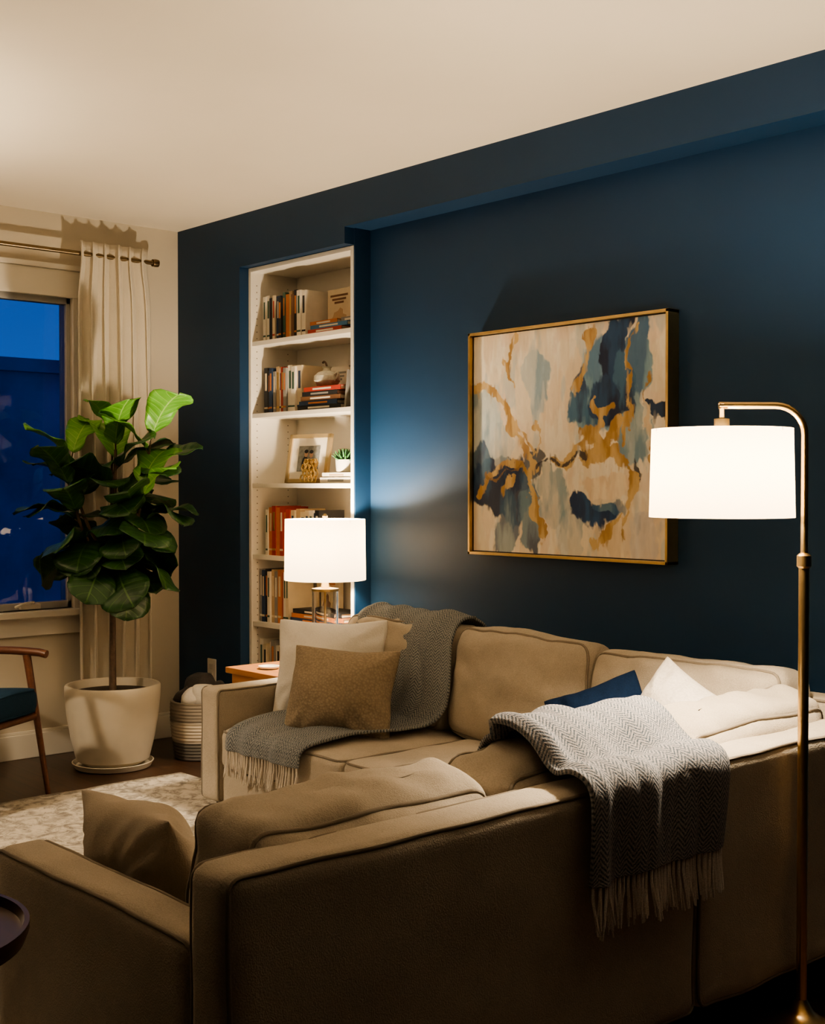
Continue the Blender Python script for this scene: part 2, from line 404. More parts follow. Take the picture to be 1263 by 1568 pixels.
# outside
ob=MB(); ob.box((-22,-30,-6),(-13,26,3.05)); ob.box((-22.5,-30,3.05),(-12.8,26,3.25))
ob.box((-40,-40,-6),(-30,60,3.9))
for i in range(9):
    y=-12+random.random()*26; z=-2.0+random.randint(0,3)*1.05
    ob.box((-12.99,y,z),(-12.97,y+.10+random.random()*.1,z+.10),1 if random.random()<.5 else 2)
ob.build("neighbouring_building",[mat("night_brick",(.14,.19,.27),.8,.3,1.2),emis("lit_window",(1,.62,.28),1.6),emis("dim_window",(.15,.3,.7),.5)],smooth=False)
b=MB(); b.box((-60,-60,-6.2),(-.3,60,-6.0)); b.build("ground",[mat("night_ground",(.02,.02,.025),.9)],smooth=False)

# outlet
g=MB(); g.box((.28,-.008,.31),(.352,0,.43)); g.box((.302,-.011,.335),(.33,-.007,.362),1); g.box((.302,-.011,.378),(.33,-.007,.405),1)
g.build("wall_outlet",[M['white'],mat("outlet_face",(.6,.55,.47),.4)],smooth=False,bevel=.002)

# ------------------------------------------------------------------ bookcase
bc=group("bookcase",(.97,.2,0))
X0,X1=.566,1.374; TH=.02
SH=[.07,.31,.635,.96,1.305,1.643,1.99]
b=MB()
b.box((X0,.05,0),(X0+TH,.34,2.346)); b.box((X1-TH,.05,0),(X1,.34,2.346)); b.box((X0+TH,.05,2.326),(X1-TH,.34,2.346)); b.box((X0+TH,.325,0),(X1-TH,.34,2.326)); b.box((X0+TH,.055,0),(X1-TH,.075,.05))
for z in SH: b.box((X0+TH,.056,z-.022),(X1-TH,.325,z))
b.build("carcass",[M['case']],bc,smooth=False,bevel=.0015)
b=MB()
z=.12
while z<2.28:
    for yy in (.085,.27):
        b.lathe([(.0028,0),(.0028,.001)],(X0+TH,yy,z),8,rot=R('Y',90))
    z+=.032
b.build("peg_holes",[mat("peg_hole",(.2,.17,.13),.8)],bc)
cols={'wh':(.72,.66,.55),'cr':(.62,.52,.36),'bk':(.02,.02,.022),'nv':(.02,.045,.10),'or':(.50,.18,.06),'rd':(.38,.05,.035),'gy':(.25,.24,.22),'bl':(.05,.16,.30),'gn':(.05,.10,.07),'br':(.16,.08,.04),'tn':(.45,.32,.19)}
ck=list(cols); bm_=[mat("book_"+k,cols[k],.55,.06,20) for k in ck]+[M['page'],M['gold']]
PG=len(ck);GD=PG+1
bk=MB()
def vbook(x,z,w,h,d,c,y=.085,lean=0,lab=None):
    rot=R('Y',lean) if lean else None; pv=(x,y,z)
    ci=ck.index(c)
    bk.box((x,y,z),(x+w,y+.003,z+h),ci,rot,pv); bk.box((x,y+.003,z),(x+.0025,y+d,z+h),ci,rot,pv); bk.box((x+w-.0025,y+.003,z),(x+w,y+d,z+h),ci,rot,pv)
    bk.box((x+.0025,y+.003,z+.004),(x+w-.0025,y+d-.004,z+h-.004),PG,rot,pv)
    if lab and w>.014:
        li=GD if lab=='g' else ck.index(lab)
        bk.box((x+w*.25,y-.0006,z+h*.5),(x+w*.75,y,z+h*.88),li,rot,pv); bk.box((x+.001,y-.0006,z+h*.1),(x+w-.001,y,z+h*.14),li,rot,pv)
def row(x,z,seq,hs=.22):
    for i,(c,w,h) in enumerate(seq):
        vbook(x,z,w,h*hs,.15,c,.085+random.random()*.02,0,random.choice(['g','wh','or',None,'cr']) if c not in('wh','cr') else random.choice(['bk','rd','nv','gn'])); x+=w+.001
    return x
def hbook(x0,x1,z,h,c,y=.08,d=.17,lab='wh'):
    ci=ck.index(c); bk.box((x0,y,z),(x1,y+.003,z+h),ci); bk.box((x0,y+.003,z),(x1,y+d,z+.0025),ci); bk.box((x0,y+.003,z+h-.0025),(x1,y+d,z+h),ci); bk.box((x0+.004,y+.003,z+.0025),(x1-.004,y+d-.004,z+h-.0025),PG)
    bk.box((x0+(x1-x0)*.25,y-.0006,z+h*.3),(x0+(x1-x0)*.75,y,z+h*.7),ck.index(lab))
def cover(x,z,w,h,c,y,title,art):
    vbook(x,z,w,h,.02,c,y)
    for k,(a,b_,f) in enumerate([(.12,.88,.88),(.2,.8,.80),(.3,.7,.73)]): bk.box((x+w*a,y-.0008,z+h*(f-.045)),(x+w*b_,y,z+h*f),ck.index(title))
    pts=[Vector((x+w*.5+w*.3*math.cos(a*PI/9)*(1+.25*math.sin(a*2.3)),y-.0012,z+h*.34+h*.22*math.sin(a*PI/9)*(1+.2*math.cos(a*1.7)))) for a in range(18)]
    bk.add(pts,[tuple(range(18))],ck.index(art))
row(.625,1.99,[('wh',.022,.98),('wh',.026,1),('bk',.03,.93),('cr',.02,.97),('nv',.035,.95),('bk',.022,.9),('gn',.018,1.0),('or',.03,.95),('tn',.026,1.0),('br',.022,.92),('bk',.02,1),('wh',.03,.98),('wh',.03,.97)])
cover(1.0,1.99,.17,.215,'cr',.20,'br','tn')
hbook(1.01,1.26,1.99,.02,'rd',.075); hbook(1.03,1.30,2.01,.018,'bl',.075); hbook(1.02,1.22,2.028,.018,'or',.08); hbook(1.225,1.33,2.028,.022,'gy',.1)
row(.625,1.643,[('bk',.03,1.0),('bk',.022,.94),('nv',.024,.98),('gy',.02,.9),('tn',.024,1),('wh',.02,.97),('rd',.028,.98),('gy',.022,.95),('wh',.034,1.0),('wh',.03,.96),('cr',.036,.98)])
cover(.93,1.643,.17,.21,'wh',.245,'gy','tn')
for i,(c,l) in enumerate([('bk','wh'),('nv','or'),('br','wh'),('bk','gy'),('rd','wh')]): hbook(.93+.012*i,1.25-.008*(i%2)*3,1.643+.021*i,.020,c,.075,lab=l)
vbook(1.27,1.643,.012,.17,.10,'gy',.08,8)
hbook(1.10,1.33,1.305,.026,'wh',.075,lab='gy'); hbook(1.11,1.32,1.331,.022,'wh',.08,lab='tn'); 
row(.655,.96,[('wh',.018,.95),('or',.03,1.0),('rd',.032,1.03),('or',.03,1.0),('rd',.026,1.02),('or',.022,.9),('rd',.03,.97),('cr',.03,.95),('tn',.03,.98),('cr',.04,.92),('cr',.03,.95),('wh',.03,.95),('nv',.03,.9),('bk',.03,.96)],.23)
row(.60,.635,[('gy',.022,1.0),('nv',.024,.98),('bk',.02,1.0),('wh',.02,.96),('tn',.022,1),('gy',.022,.97),('or',.03,1.0),('rd',.02,.95),('wh',.02,.97),('cr',.02,.98)],.255)
cover(.845,.635,.18,.25,'cr',.25,'or','br')
for i,(c,l) in enumerate([('bl','wh'),('nv','or'),('or','wh'),('bk','wh')]): hbook(.86+.01*i,1.27-.015*(i%2),.635+.021*i,.020,c,.075,lab=l)
row(.60,.31,[('wh',.03,1.0),('cr',.03,.9),('wh',.03,.95),('gy',.03,1),('wh',.04,.9),('tn',.03,.9),('wh',.03,.95)],.24)
hbook(.86,1.2,.31,.03,'wh'); hbook(.88,1.2,.34,.03,'cr',lab='br')
bk.build("shelf_books",bm_,smooth=False)
# decor: picture frame
pf=group("photo_frame",(.92,.13,1.305)); rt=R('Z',8)@R('X',-10)
def place(bb,lo,hi,mi): bb.box(lo,hi,mi,rt,(.93,.11,1.307))
b=MB(); x0,x1,z0,z1,y=.80,1.07,1.308,1.54,.11; f=.018
place(b,(x0,y,z0),(x0+f,y+.018,z1),0);place(b,(x1-f,y,z0),(x1,y+.018,z1),0);place(b,(x0,y,z0),(x1,y+.018,z0+f),0);place(b,(x0,y,z1-f),(x1,y+.018,z1),0)
place(b,(x0+f,y+.008,z0+f),(x1-f,y+.014,z1-f),1); place(b,(x0+.065,y+.006,z0+.055),(x1-.065,y+.008,z1-.055),2)
def blob(cx,cz,rx,rz,mi,dy):
    pts=[Vector((cx+rx*math.cos(a*PI/8),y+dy,cz+rz*math.sin(a*PI/8))) for a in range(16)]
    pv=Vector((.93,.11,1.307)); b.add([rt@(p-pv)+pv for p in pts],[tuple(range(16))],mi)
blob(.915,1.40,.022,.035,3,.0052);blob(.955,1.398,.022,.035,4,.0050);blob(.918,1.447,.012,.016,5,.0048);blob(.952,1.443,.012,.016,5,.0046);blob(.918,1.458,.013,.009,3,.0044);blob(.952,1.456,.013,.009,3,.0042)
b.build("frame",[mat("champagne_frame",(.55,.42,.24),.4,.05,20,metal=.6),mat("photo_mat",(.78,.72,.6),.7),mat("photo_bg",(.22,.22,.2),.6,.3,60),mat("photo_dark",(.02,.02,.025),.6),mat("photo_dress",(.2,.2,.22),.6),mat("photo_skin",(.5,.3,.2),.6)],pf,smooth=False)
# ornament: lattice of rings
b=MB()
for k in range(3):
    for j in range(4):
        rr=.018; cx=1.0+.028*k+(.014 if j%2 else 0)-.02; cz=1.305+.0225+.024*j
        for yy in (.066+.004*j,.088):
            b.tube([(cx+rr*math.cos(a*PI/3),yy,cz+rr*math.sin(a*PI/3)) for a in range(6)],.0042,6,True)
b.build("brass_ornament",[M['gold']])
# squat vase with handle
b=MB(); c=(1.07,.14,1.643+.1055)
b.lathe([(.025,0),(.045,.006),(.062,.028),(.06,.05),(.04,.068),(.02,.074),(.018,.085),(.024,.092),(.01,.094)],c,32)
b.tube(smooth_path([(1.07,.14,1.84),(1.062,.14,1.858),(1.05,.138,1.867),(1.042,.137,1.86)],8),.005,8,mi=1)
b.tube(smooth_path([(1.125,.14,1.775),(1.15,.14,1.79),(1.152,.14,1.81),(1.12,.14,1.80)],10),.006,8)
b.build("ceramic_gourd",[mat("speckled_ceramic",(.55,.52,.42),.4,.2,60),M['bark']])
# succulent
b=MB(); c=(1.225,.118,1.3535)
b.lathe([(.028,0),(.037,.005),(.041,.058),(.038,.058),(.035,.048),(.001,.048)],c,28)
for i in range(40):
    a=i*2.4; el=.15+1.3*(i/40); L=.066-.012*(i/40)
    d=Vector((math.cos(a)*math.cos(el),math.sin(a)*math.cos(el),math.sin(el)))
    p=Vector(c)+Vector((0,0,.046)); q=p+d*L
    b.tube([p,p+d*L*.5+Vector((0,0,.002)),q+Vector((0,0,.008))],.010,6,mi=1,taper=(1.0,.15))
b.build("potted_succulent",[M['white'],mat("succulent_green",(.05,.17,.05),.5,.2,30)])

# ------------------------------------------------------------------ painting
def srgb(r,g,b_): return np.array(lin((r,g,b_)))
NX,NZ=460,411
s_,t_=np.meshgrid(np.linspace(0,1,NX),np.linspace(0,1,NZ))
def vn(x,y,sd):
    xi=np.floor(x);yi=np.floor(y);fx=x-xi;fy=y-yi;fx=fx*fx*(3-2*fx);fy=fy*fy*(3-2*fy)
    h=lambda a,b:np.modf(np.abs(np.sin(a*127.1+b*311.7+sd*74.7)*43758.5453))[0]
    return (h(xi,yi)*(1-fx)+h(xi+1,yi)*fx)*(1-fy)+(h(xi,yi+1)*(1-fx)+h(xi+1,yi+1)*fx)*fy
def fbm(x,y,sd,o=4):
    r=0;a=.5
    for k in range(o): r=r+a*vn(x*2**k,y*2**k,sd+k);a*=.5
    return r/(1-.5**o)
def sst(a,b_,x):
    q=np.clip((x-a)/(b_-a),0,1);return q*q*(3-2*q)
wx=s_+.12*(fbm(s_*6,t_*6,1)-.5)+.05*(fbm(s_*18,t_*16,2)-.5); wy=t_+.12*(fbm(s_*7,t_*6,3)-.5)+.05*(fbm(s_*18,t_*14,4)-.5)
col=np.ones((NZ,NX,3))*srgb(236,224,202)
def lay(mask,c,c2=None,sd=9):
    global col
    cc=srgb(*c)
    if c2 is not None:
        k=fbm(s_*24,t_*5,sd)[...,None]; k=np.clip((k-.38)*5,0,1); cc=srgb(*c)*(1-k)+srgb(*c2)*k
    m=np.clip(mask,0,1)[...,None]; col=col*(1-m)+cc*m
streak=fbm(s_*24,t_*3.5,20)
lay(sst(.45,.6,streak)*.7,(250,243,228)); lay(sst(.55,.65,fbm(s_*12,t_*3,22))*.5,(222,200,172)); lay(sst(.58,.68,fbm(s_*10,t_*6,23))*.5,(230,208,188)); lay(sst(.56,.66,fbm(s_*14,t_*4,24))*.5,(180,194,200))
def blobm(cx,cy,rx,ry,soft=.12,sd=30,br=.7):
    d=((wx-cx)/rx)**2+((wy-cy)/ry)**2
    return sst(1+soft,1-soft,d+br*(fbm(s_*20,t_*8,sd)-.5)*2+.3*(fbm(s_*60,t_*7,sd+3)-.5))
for (cx,cy,rx,ry,c1,c2,al) in [
 (.37,.24,.07,.15,(130,162,182),(196,204,202),.85),(.05,.47,.09,.22,(112,144,164),(190,202,202),.85),(.66,.26,.12,.20,(84,128,164),(134,172,196),.95),
 (.60,.36,.07,.14,(54,96,130),(120,154,174),.95),(.87,.2,.06,.22,(56,104,144),(126,164,186),.95),(.84,.45,.08,.16,(100,142,168),(166,186,194),.9),
 (.44,.75,.08,.14,(120,152,168),(206,204,194),.75),(.52,.90,.06,.09,(126,156,172),(206,206,198),.6),(.9,.9,.1,.1,(186,184,192),(220,212,204),.5),(.77,.88,.1,.12,(206,184,146),(230,208,176),.5),
 (.11,.68,.15,.12,(14,36,70),(40,74,110),1),(.02,.60,.06,.12,(26,56,92),(70,106,134),.9),(.24,.74,.08,.15,(16,40,76),(56,92,126),.95),(.31,.83,.055,.15,(30,62,98),(110,140,158),.9),(.18,.88,.07,.13,(50,86,118),(140,162,172),.85),(.15,.52,.05,.1,(160,176,182),(212,210,200),.6),
 (.76,.16,.065,.24,(8,30,66),(30,70,112),1),(.71,.35,.10,.09,(8,30,66),(32,70,110),1),(.81,.28,.05,.14,(16,44,82),(66,106,140),.95),(.57,.31,.035,.14,(20,52,92),(66,108,142),.9),
 (.955,.385,.055,.035,(10,26,54),(28,56,92),1),(.64,.815,.12,.07,(14,48,90),(34,80,126),1),(.72,.79,.09,.05,(60,100,136),(114,148,170),.7),(.33,.60,.06,.06,(14,38,70),(56,90,118),.85),(.84,.66,.012,.06,(16,22,40),(60,60,70),.9)]:
    lay(blobm(cx,cy,rx,ry,sd=int(cx*100))*al,c1,c2,int(cy*90))
def dist(pts,wd):
    wd=wd*.88
    d=np.full(s_.shape,9.)
    for (x0,y0),(x1,y1) in zip(pts,pts[1:]):
        dx,dy=x1-x0,y1-y0;t=np.clip(((wx-x0)*dx+(wy-y0)*dy)/(dx*dx+dy*dy),0,1)
        d=np.minimum(d,np.hypot(wx-x0-t*dx,(wy-y0-t*dy)*.92))
    n=fbm(s_*18,t_*16,50)
    return sst(wd*1.08,wd*.88,d+(n-.5)*wd*2.6)
G1=(172,134,76);G2=(210,180,126);G3=(140,104,56)
for pts,wd in [([(.0,.24),(.10,.27),(.18,.33),(.20,.42),(.24,.50),(.31,.57),(.33,.62)],.024),([(.17,.32),(.24,.44),(.33,.56)],.016),([(.22,.03),(.20,.14),(.22,.26)],.014),
 ([(.05,.73),(.08,.66),(.15,.62),(.24,.61),(.30,.64),(.33,.73),(.35,.84),(.38,.93)],.020),([(.15,.74),(.20,.66)],.014),([(.62,.02),(.61,.12),(.56,.24)],.022),
 ([(.52,.62),(.58,.55),(.62,.47),(.66,.38),(.74,.34)],.026),([(.66,.50),(.74,.52),(.80,.60),(.84,.72),(.82,.86)],.024),([(.60,.60),(.68,.52),(.76,.42)],.030),([(.85,.04),(.84,.2),(.82,.34),(.80,.5)],.010),([(.45,.6),(.52,.62)],.02),([(.63,.30),(.66,.42)],.018),([(.92,.25),(.9,.45),(.92,.6)],.010),([(.66,.93),(.74,.88),(.80,.82)],.016),([(.36,.4),(.34,.56)],.008)]:
    lay(dist(pts,wd)*.97,G1,G2,7)
lay(dist([(.34,.62),(.44,.60),(.50,.62),(.60,.58)],.009)*.9,(26,32,48)); lay(dist([(.05,.66),(.12,.68),(.26,.60)],.008)*.8,G3)
lay(blobm(.71,.70,.11,.07,sd=61)*.85,(246,230,204),(226,202,172),3); lay(blobm(.9,.45,.02,.12)*.6,(250,238,216))
rg=np.random.RandomState(5)
for k in range(1500):
    cx=rg.randint(0,NX);cy=rg.randint(0,NZ);hw=rg.randint(1,4);hh=rg.randint(4,14) if rg.rand()<.7 else rg.randint(2,5)
    c=col[cy,cx]*(1+.16*(rg.rand()-.5)); x0=max(0,cx-hw);x1=min(NX,cx+hw+1);y0=max(0,cy-hh);y1=min(NZ,cy+hh+1)
    yy,xx=np.mgrid[y0:y1,x0:x1]; sl=rg.randn()*.25
    m=(1-np.clip((np.abs(xx-cx-(yy-cy)*sl)/(hw+.5))**4+(np.abs(yy-cy)/(hh+.5))**4,0,1))[...,None]*.7
    col[y0:y1,x0:x1]=col[y0:y1,x0:x1]*(1-m)+c*m
col*= (0.95+.10*fbm(s_*60,t_*14,70))[...,None]
PX0,PX1,PZ0,PZ1=2.066,3.05,1.02,1.90
pt=group("abstract_painting",(2.55,.11,1.46)); fw=.011
cx0,cx1,cz0,cz1=PX0+fw+.004,PX1-fw-.004,PZ0+fw+.004,PZ1-fw-.004
relief=fbm(s_*40,t_*12,80)*.002
vs=np.stack([cx0+(cx1-cx0)*s_,.098-relief,cz1-(cz1-cz0)*t_],-1).reshape(-1,3)
idx=np.arange(NX*NZ).reshape(NZ,NX)
fs=np.stack([idx[:-1,:-1],idx[1:,:-1],idx[1:,1:],idx[:-1,1:]],-1).reshape(-1,4)
me=bpy.data.meshes.new("canvas"); me.from_pydata(vs.tolist(),[],fs.tolist())
ca=me.color_attributes.new("paint",'FLOAT_COLOR','POINT'); rgba=np.ones((NX*NZ,4),dtype=np.float32); rgba[:,:3]=np.clip(col,0,1).reshape(-1,3); ca.data.foreach_set("color",rgba.ravel())
me.polygons.foreach_set("use_smooth",[True]*len(me.polygons))
t=NT("oil_paint"); at=t.node("ShaderNodeVertexColor"); at.layer_name="paint"; t.link(at.outputs[0],t.b.inputs["Base Color"]); t.b.inputs["Roughness"].default_value=.55
me.materials.append(t.m); o=bpy.data.objects.new("canvas",me); bpy.context.scene.collection.objects.link(o); par(o,pt)
b=MB(); yf,yb=.078,.1395
b.box((PX0,yf,PZ0),(PX0+fw,yb,PZ1));b.box((PX1-fw,yf,PZ0),(PX1,yb,PZ1));b.box((PX0,yf,PZ1-fw),(PX1,yb,PZ1));b.box((PX0,yf,PZ0),(PX1,yb,PZ0+fw))
b.build("frame",[M['gold']],pt,smooth=False,bevel=.001)
box("backing",(PX0+fw,.1,PZ0+fw),(PX1-fw,.13,PZ1-fw),M['black'],pt)

# ------------------------------------------------------------------ rug
def rugf(u,v): 
    return (.795+2.75*u+.004*math.sin(v*40),-3.3+2.82*v+.004*math.sin(u*35),.008+.002*noise.noise(Vector((u*20,v*20,0))))
b=MB(); b.grid(rugf,60,60); b.build("area_rug",[M['rug']],solid=.01)

# ------------------------------------------------------------------ sofa
sf=group("sectional_sofa",(3,-.8,0)); SM=[M['sofa'],M['sofa2']]
def part(name,**k):
    b=MB(); b.cushion(**k); return b.build(name,SM,sf,ang=60)
BZ=.105; FT=.67; AT=.535
def bx(name,lo,hi,r=.03,seed=0,pipe=None,wr=.002,n=16,puff=(0,0,0),wf=6):
    c=[(a+b_)/2 for a,b_ in zip(lo,hi)]; h=[(b_-a)/2 for a,b_ in zip(lo,hi)]
    return part(name,c=c,half=h,r=r,seed=seed,pipe=pipe,wr=wr,n=n,puff=puff,wf=wf)
XO=4.05; YN=-2.37
bx("base_a",(1.70,-.86,BZ),(3.95,-.06,.245),.015,1); bx("base_b",(3.22,-2.30,BZ),(3.95,-.8,.245),.015,2)
bx("back_a",(1.6,-.12,BZ),(XO-.01,0,FT),.028,3,pipe=1)
bx("back_b_near",(XO-.125,YN,BZ),(XO,-1.123,FT),.03,4,pipe=0,wr=.007,n=24)
bx("back_b_far",(XO-.125,-1.117,BZ),(XO,0,FT),.03,5,pipe=0,wr=.007,n=24)
bx("arm_far",(1.6,-.88,BZ),(1.72,-.11,AT),.024,6,pipe=0,wr=.004)
bx("arm_near",(3.155,YN+.003,BZ),(XO-.12,YN+.12,AT),.028,7,pipe=1,wr=.006,n=20)
# seats
bx("seat_cushion_1",(1.725,-.885,.24),(2.46,-.14,.39),.035,8,pipe=2,puff=(0,.0,.014),wr=.009,n=22)
bx("seat_cushion_2",(2.465,-.885,.24),(3.20,-.14,.39),.035,9,pipe=2,puff=(0,.0,.014),wr=.009,n=22)
bx("seat_cushion_3",(3.205,-.885,.24),(3.92,-.14,.39),.035,10,pipe=2,puff=(0,.0,.012),wr=.006)
bx("seat_cushion_4",(3.19,-1.565,.24),(3.92,-.89,.39),.035,11,pipe=2,puff=(0,.0,.012),wr=.006)
bx("seat_cushion_5",(3.19,-2.245,.24),(3.92,-1.57,.39),.035,12,pipe=2,puff=(0,.0,.012),wr=.006)
def wrinkle(seed,axis,a=1):
    def f(p):
        k=a*(noise.noise(Vector((p.x*3+seed,p.y*3,p.z*14+seed)))*.007+noise.noise(Vector((p.x*14+p.z*9,p.y*14+p.z*9,seed)))*.006)
        q=p.copy(); q[axis]+=k*(1 if p[axis]>0 else -1); q.z+=k*.6; return q
    return f
def backA(name,x0,x1,ztop,seed,rz=0):
    part(name,c=((x0+x1)/2,-.235,(ztop+.385)/2),half=((x1-x0)/2,.085,(ztop-.375)/2),rot=R('Z',rz)@R('X',-11),r=.05,seed=seed,pipe=1,puff=(0.0,.045,.006),wr=.016,n=32,pr=.005,wf=5,deform=wrinkle(seed,1,1.4))
backA("back_cushion_1",1.735,2.37,.772,20); backA("back_cushion_2",2.38,3.01,.772,21); backA("back_cushion_3",3.02,3.735,.752,22)
def backB(name,y0,y1,ztop,seed,rz=0,wr=.014,cx=3.81,th=.095):
    part(name,c=(cx,(y0+y1)/2,(ztop+.375)/2),half=(th,(y1-y0)/2,(ztop-.375)/2),rot=R('Z',rz)@R('Y',9),r=.05,seed=seed,pipe=0,puff=(.04,0.0,.012),wr=wr,n=34,pr=.005,wf=5,deform=wrinkle(seed,0,2.2))
backB("back_cushion_4",-2.25,-1.64,.708,27,0,.012,3.80,.102); backB("back_cushion_5",-1.615,-.99,.712,24); backB("back_cushion_6",-.97,-.33,.725,25)
b=MB()
for (x,y) in [(1.66,-.82),(1.66,-.06),(2.8,-.82),(2.8,-.06),(3.98,-.06),(3.98,-1.2),(3.98,-2.30),(3.3,-2.30),(3.3,-1.2)]:
    b.lathe([(.016,0.0 if (x>3.6 or y>-.1) else .013),(.026,BZ+.01)],(x,y,0),16)
b.build("legs",[M['leg']],sf)

# ------------------------------------------------------------------ pillows
def pil(name,c,size,th,n,up,roll,m,seed,sq=1.0):
    n=Vector(n).normalized();u=Vector(up);x=u.cross(n).normalized();y=n.cross(x)
    rot=basis(x,y,n)@R('Z',roll)
    b=MB(); b.pillow((0,0,0),size,th,rot,seed,sq=sq); o=b.build(name,[m],ang=80,merge=.0004); o.location=c; return o
pil("throw_pillow",(1.885,-.48,.59),.46,.24,(.55,-.80,.30),(0,0,1),1,M['white_pil'],1,.88)
pil("throw_pillow",(2.12,-.61,.54),.42,.25,(.55,-.80,.35),(0,0,1),-2,M['tan_pil'],2,.84)
pil("throw_pillow",(3.27,-.52,.56),.31,.15,(.40,-.8,.45),(0,0,1),24,M['navy_pil'],3)
pil("throw_pillow",(3.51,-.49,.590),.34,.18,(.15,-.85,.4),(0,0,1),-26,M['shag'],4)
pil("throw_pillow",(3.40,-2.13,.50),.47,.21,(.06,.85,.40),(0,0,1),-4,M['beige_pil'],5,.66)

# ------------------------------------------------------------------ throws
def blanket(name,path,edge,m,mf,seed,thick=.010,amp=.008,nfr=46,frl=.08,nu=60,nv=150,wdir='x',fr2=False):
    P=smooth_path(path,nv); L=[0]
    for a,c in zip(P,P[1:]): L.append(L[-1]+(c-a).length)
    nrm=[]
    for i in range(len(P)):
        tt=(P[min(i+1,nv)]-P[max(i-1,0)]).normalized()
        ax=Vector((1,0,0)) if wdir=='x' else Vector((0,1,0))
        n=ax.cross(tt).normalized(); nrm.append(n)
    ORI=Vector((0,-1,.3)) if wdir=='x' else Vector((1,0,.3))
    def OUT(p,n): return n if n.dot(ORI)>0 or n.z>.2 else -n
    def fn(u,v):
        i=min(nv,int(round(v*nv)));p=P[i].copy();lo,hi=edge(v)
        w=lo+(hi-lo)*u
        if wdir=='x':p.x=w
        else:p.y=w
        k=abs(noise.noise(Vector((u*5+seed,v*2.0,seed))))*amp*2.2+amp*1.1*(1+math.sin(u*13+2.5*math.sin(v*3)+seed))*.5
        k+=amp*1.5*math.exp(-((u-.07)/.05)**2)
        n=nrm[i]
        return p+OUT(p,n)*k
    wd=abs(edge(.5)[1]-edge(.5)[0])
    b=MB(); b.grid(fn,nu,nv,0,lambda u,v:(u*wd,v*L[-1]))
    g=group(name,P[nv//2]); b.build("cloth",[m],g,ang=80,solid=thick)
    f=MB()
    for k in range(nfr):
        u=(k+.5)/nfr; p=fn(u,1.0)
        lean=Vector(((random.random()-.5)*.016,(random.random()-.5)*.016,0))
        for q in range(4):
            j=Vector(((random.random()-.5)*.010,(random.random()-.5)*.010,0)); ln=frl*(.8+.3*random.random())
            sw=lean+Vector(((random.random()-.5)*.010,(random.random()-.5)*.010,0))
            if wdir=='x': sw.y-=.006
            else: sw.x+=.004
            pts=[p+Vector((0,0,.006)),p+j*.4+Vector((0,0,-ln*.3)),p+j*.8+sw*.5+Vector((0,0,-ln*.65)),p+j+sw+Vector((0,0,-ln))]
            f.tube(pts,.0032,5,taper=(1.1,.6))
    f.build("fringe",[mf],g)
    return g
def eA(v):
    pts=[(0,1.80,2.36),(.18,1.80,2.36),(.45,1.84,2.44),(.6,1.86,2.36),(.8,1.82,2.30),(1,1.84,2.27)]
    for (a,l0,h0),(b_,l1,h1) in zip(pts,pts[1:]):
        if v<=b_:
            t=(v-a)/(b_-a);t=t*t*(3-2*t);return l0+(l1-l0)*t,h0+(h1-h0)*t
    return pts[-1][1:]
blanket("throw_blanket",[(0,-.085,.70),(0,-.105,.765),(0,-.17,.802),(0,-.245,.79),(0,-.305,.72),(0,-.355,.60),(0,-.395,.48),(0,-.44,.43),(0,-.55,.420),(0,-.72,.420),(0,-.86,.408),(0,-.905,.385),(0,-.914,.335)],eA,M['throw'],M['fringe'],3,frl=.095,nfr=30,amp=.011)
def eB(v): 
    t=v; return (-1.50-.045*t,-.99-.105*t)
blanket("throw_blanket",[(3.69,0,.58),(3.71,0,.68),(3.75,0,.748),(3.83,0,.770),(3.90,0,.752),(3.95,0,.712),(3.985,0,.692),(4.03,0,.697),(4.069,0,.674),(4.076,0,.60),(4.078,0,.49)],eB,M['throw2'],M['fringe2'],8,wdir='y',frl=.10,nfr=36,amp=.012)

# ------------------------------------------------------------------ side table + lamp
g=group("end_table",(1.39,-.25,0)); tz=.53
b=MB(); b.box((1.2,-.505,tz-.025),(1.585,-.005,tz)); b.box((1.22,-.485,tz-.10),(1.565,-.025,tz-.025)); b.box((1.22,-.485,.16),(1.565,-.025,.18))
b.build("top",[M['tablewood']],g,smooth=False,bevel=.003)
b=MB()
for x in (1.24,1.545):
    for y in (-.465,-.045): b.lathe([(.012,0),(.018,tz-.09)],(x,y,0),12)
b.build("legs",[M['tablewood']],g)
b=MB(); b.lathe([(.03,0),(.042,.004),(.045,.012),(.040,.012),(.034,.006),(.001,.006)],(1.37,-.40,tz),28); b.build("trinket_dish",[M['white']])
LX,LY=1.45,-.166
g=group("table_lamp",(LX,LY,tz))
b=MB(); b.lathe([(.066,0),(.066,.018),(.058,.022),(.012,.024)],(LX,LY,tz),40); b.lathe([(.057,.317),(.057,.328),(.02,.334),(.014,.36),(.014,.49)],(LX,LY,tz),32)
b.lathe([(.005,.024),(.005,.33)],(LX,LY,tz),12); b.lathe([(.003,.60),(.003,.62),(.010,.625),(.012,.635),(.004,.645)],(LX+.0,LY,tz),12)
for a in (0,PI*2/3,PI*4/3): b.tube([(LX,LY,tz+.612),(LX+.170*math.cos(a),LY+.170*math.sin(a),tz+.612)],.002,6)
for sgn in (-1,1): b.tube(smooth_path([(LX+.01*sgn,LY,tz+.45),(LX+.05*sgn,LY,tz+.49),(LX+.05*sgn,LY,tz+.58),(LX,LY,tz+.612)],14),.002,6)
b.build("base",[M['brass']],g)
b=MB(); b.lathe([(.056,.023),(.056,.317),(.050,.317),(.050,.023)],(LX,LY,tz),48,cap=False); b.build("glass_column",[M['glass']],g)
b=MB(); b.lathe([(.170,.365),(.173,.365),(.173,.368),(.170,.619),(.170,.622)],(LX,LY,tz),64,cap=False); b.build("shade",[M['shade']],g)
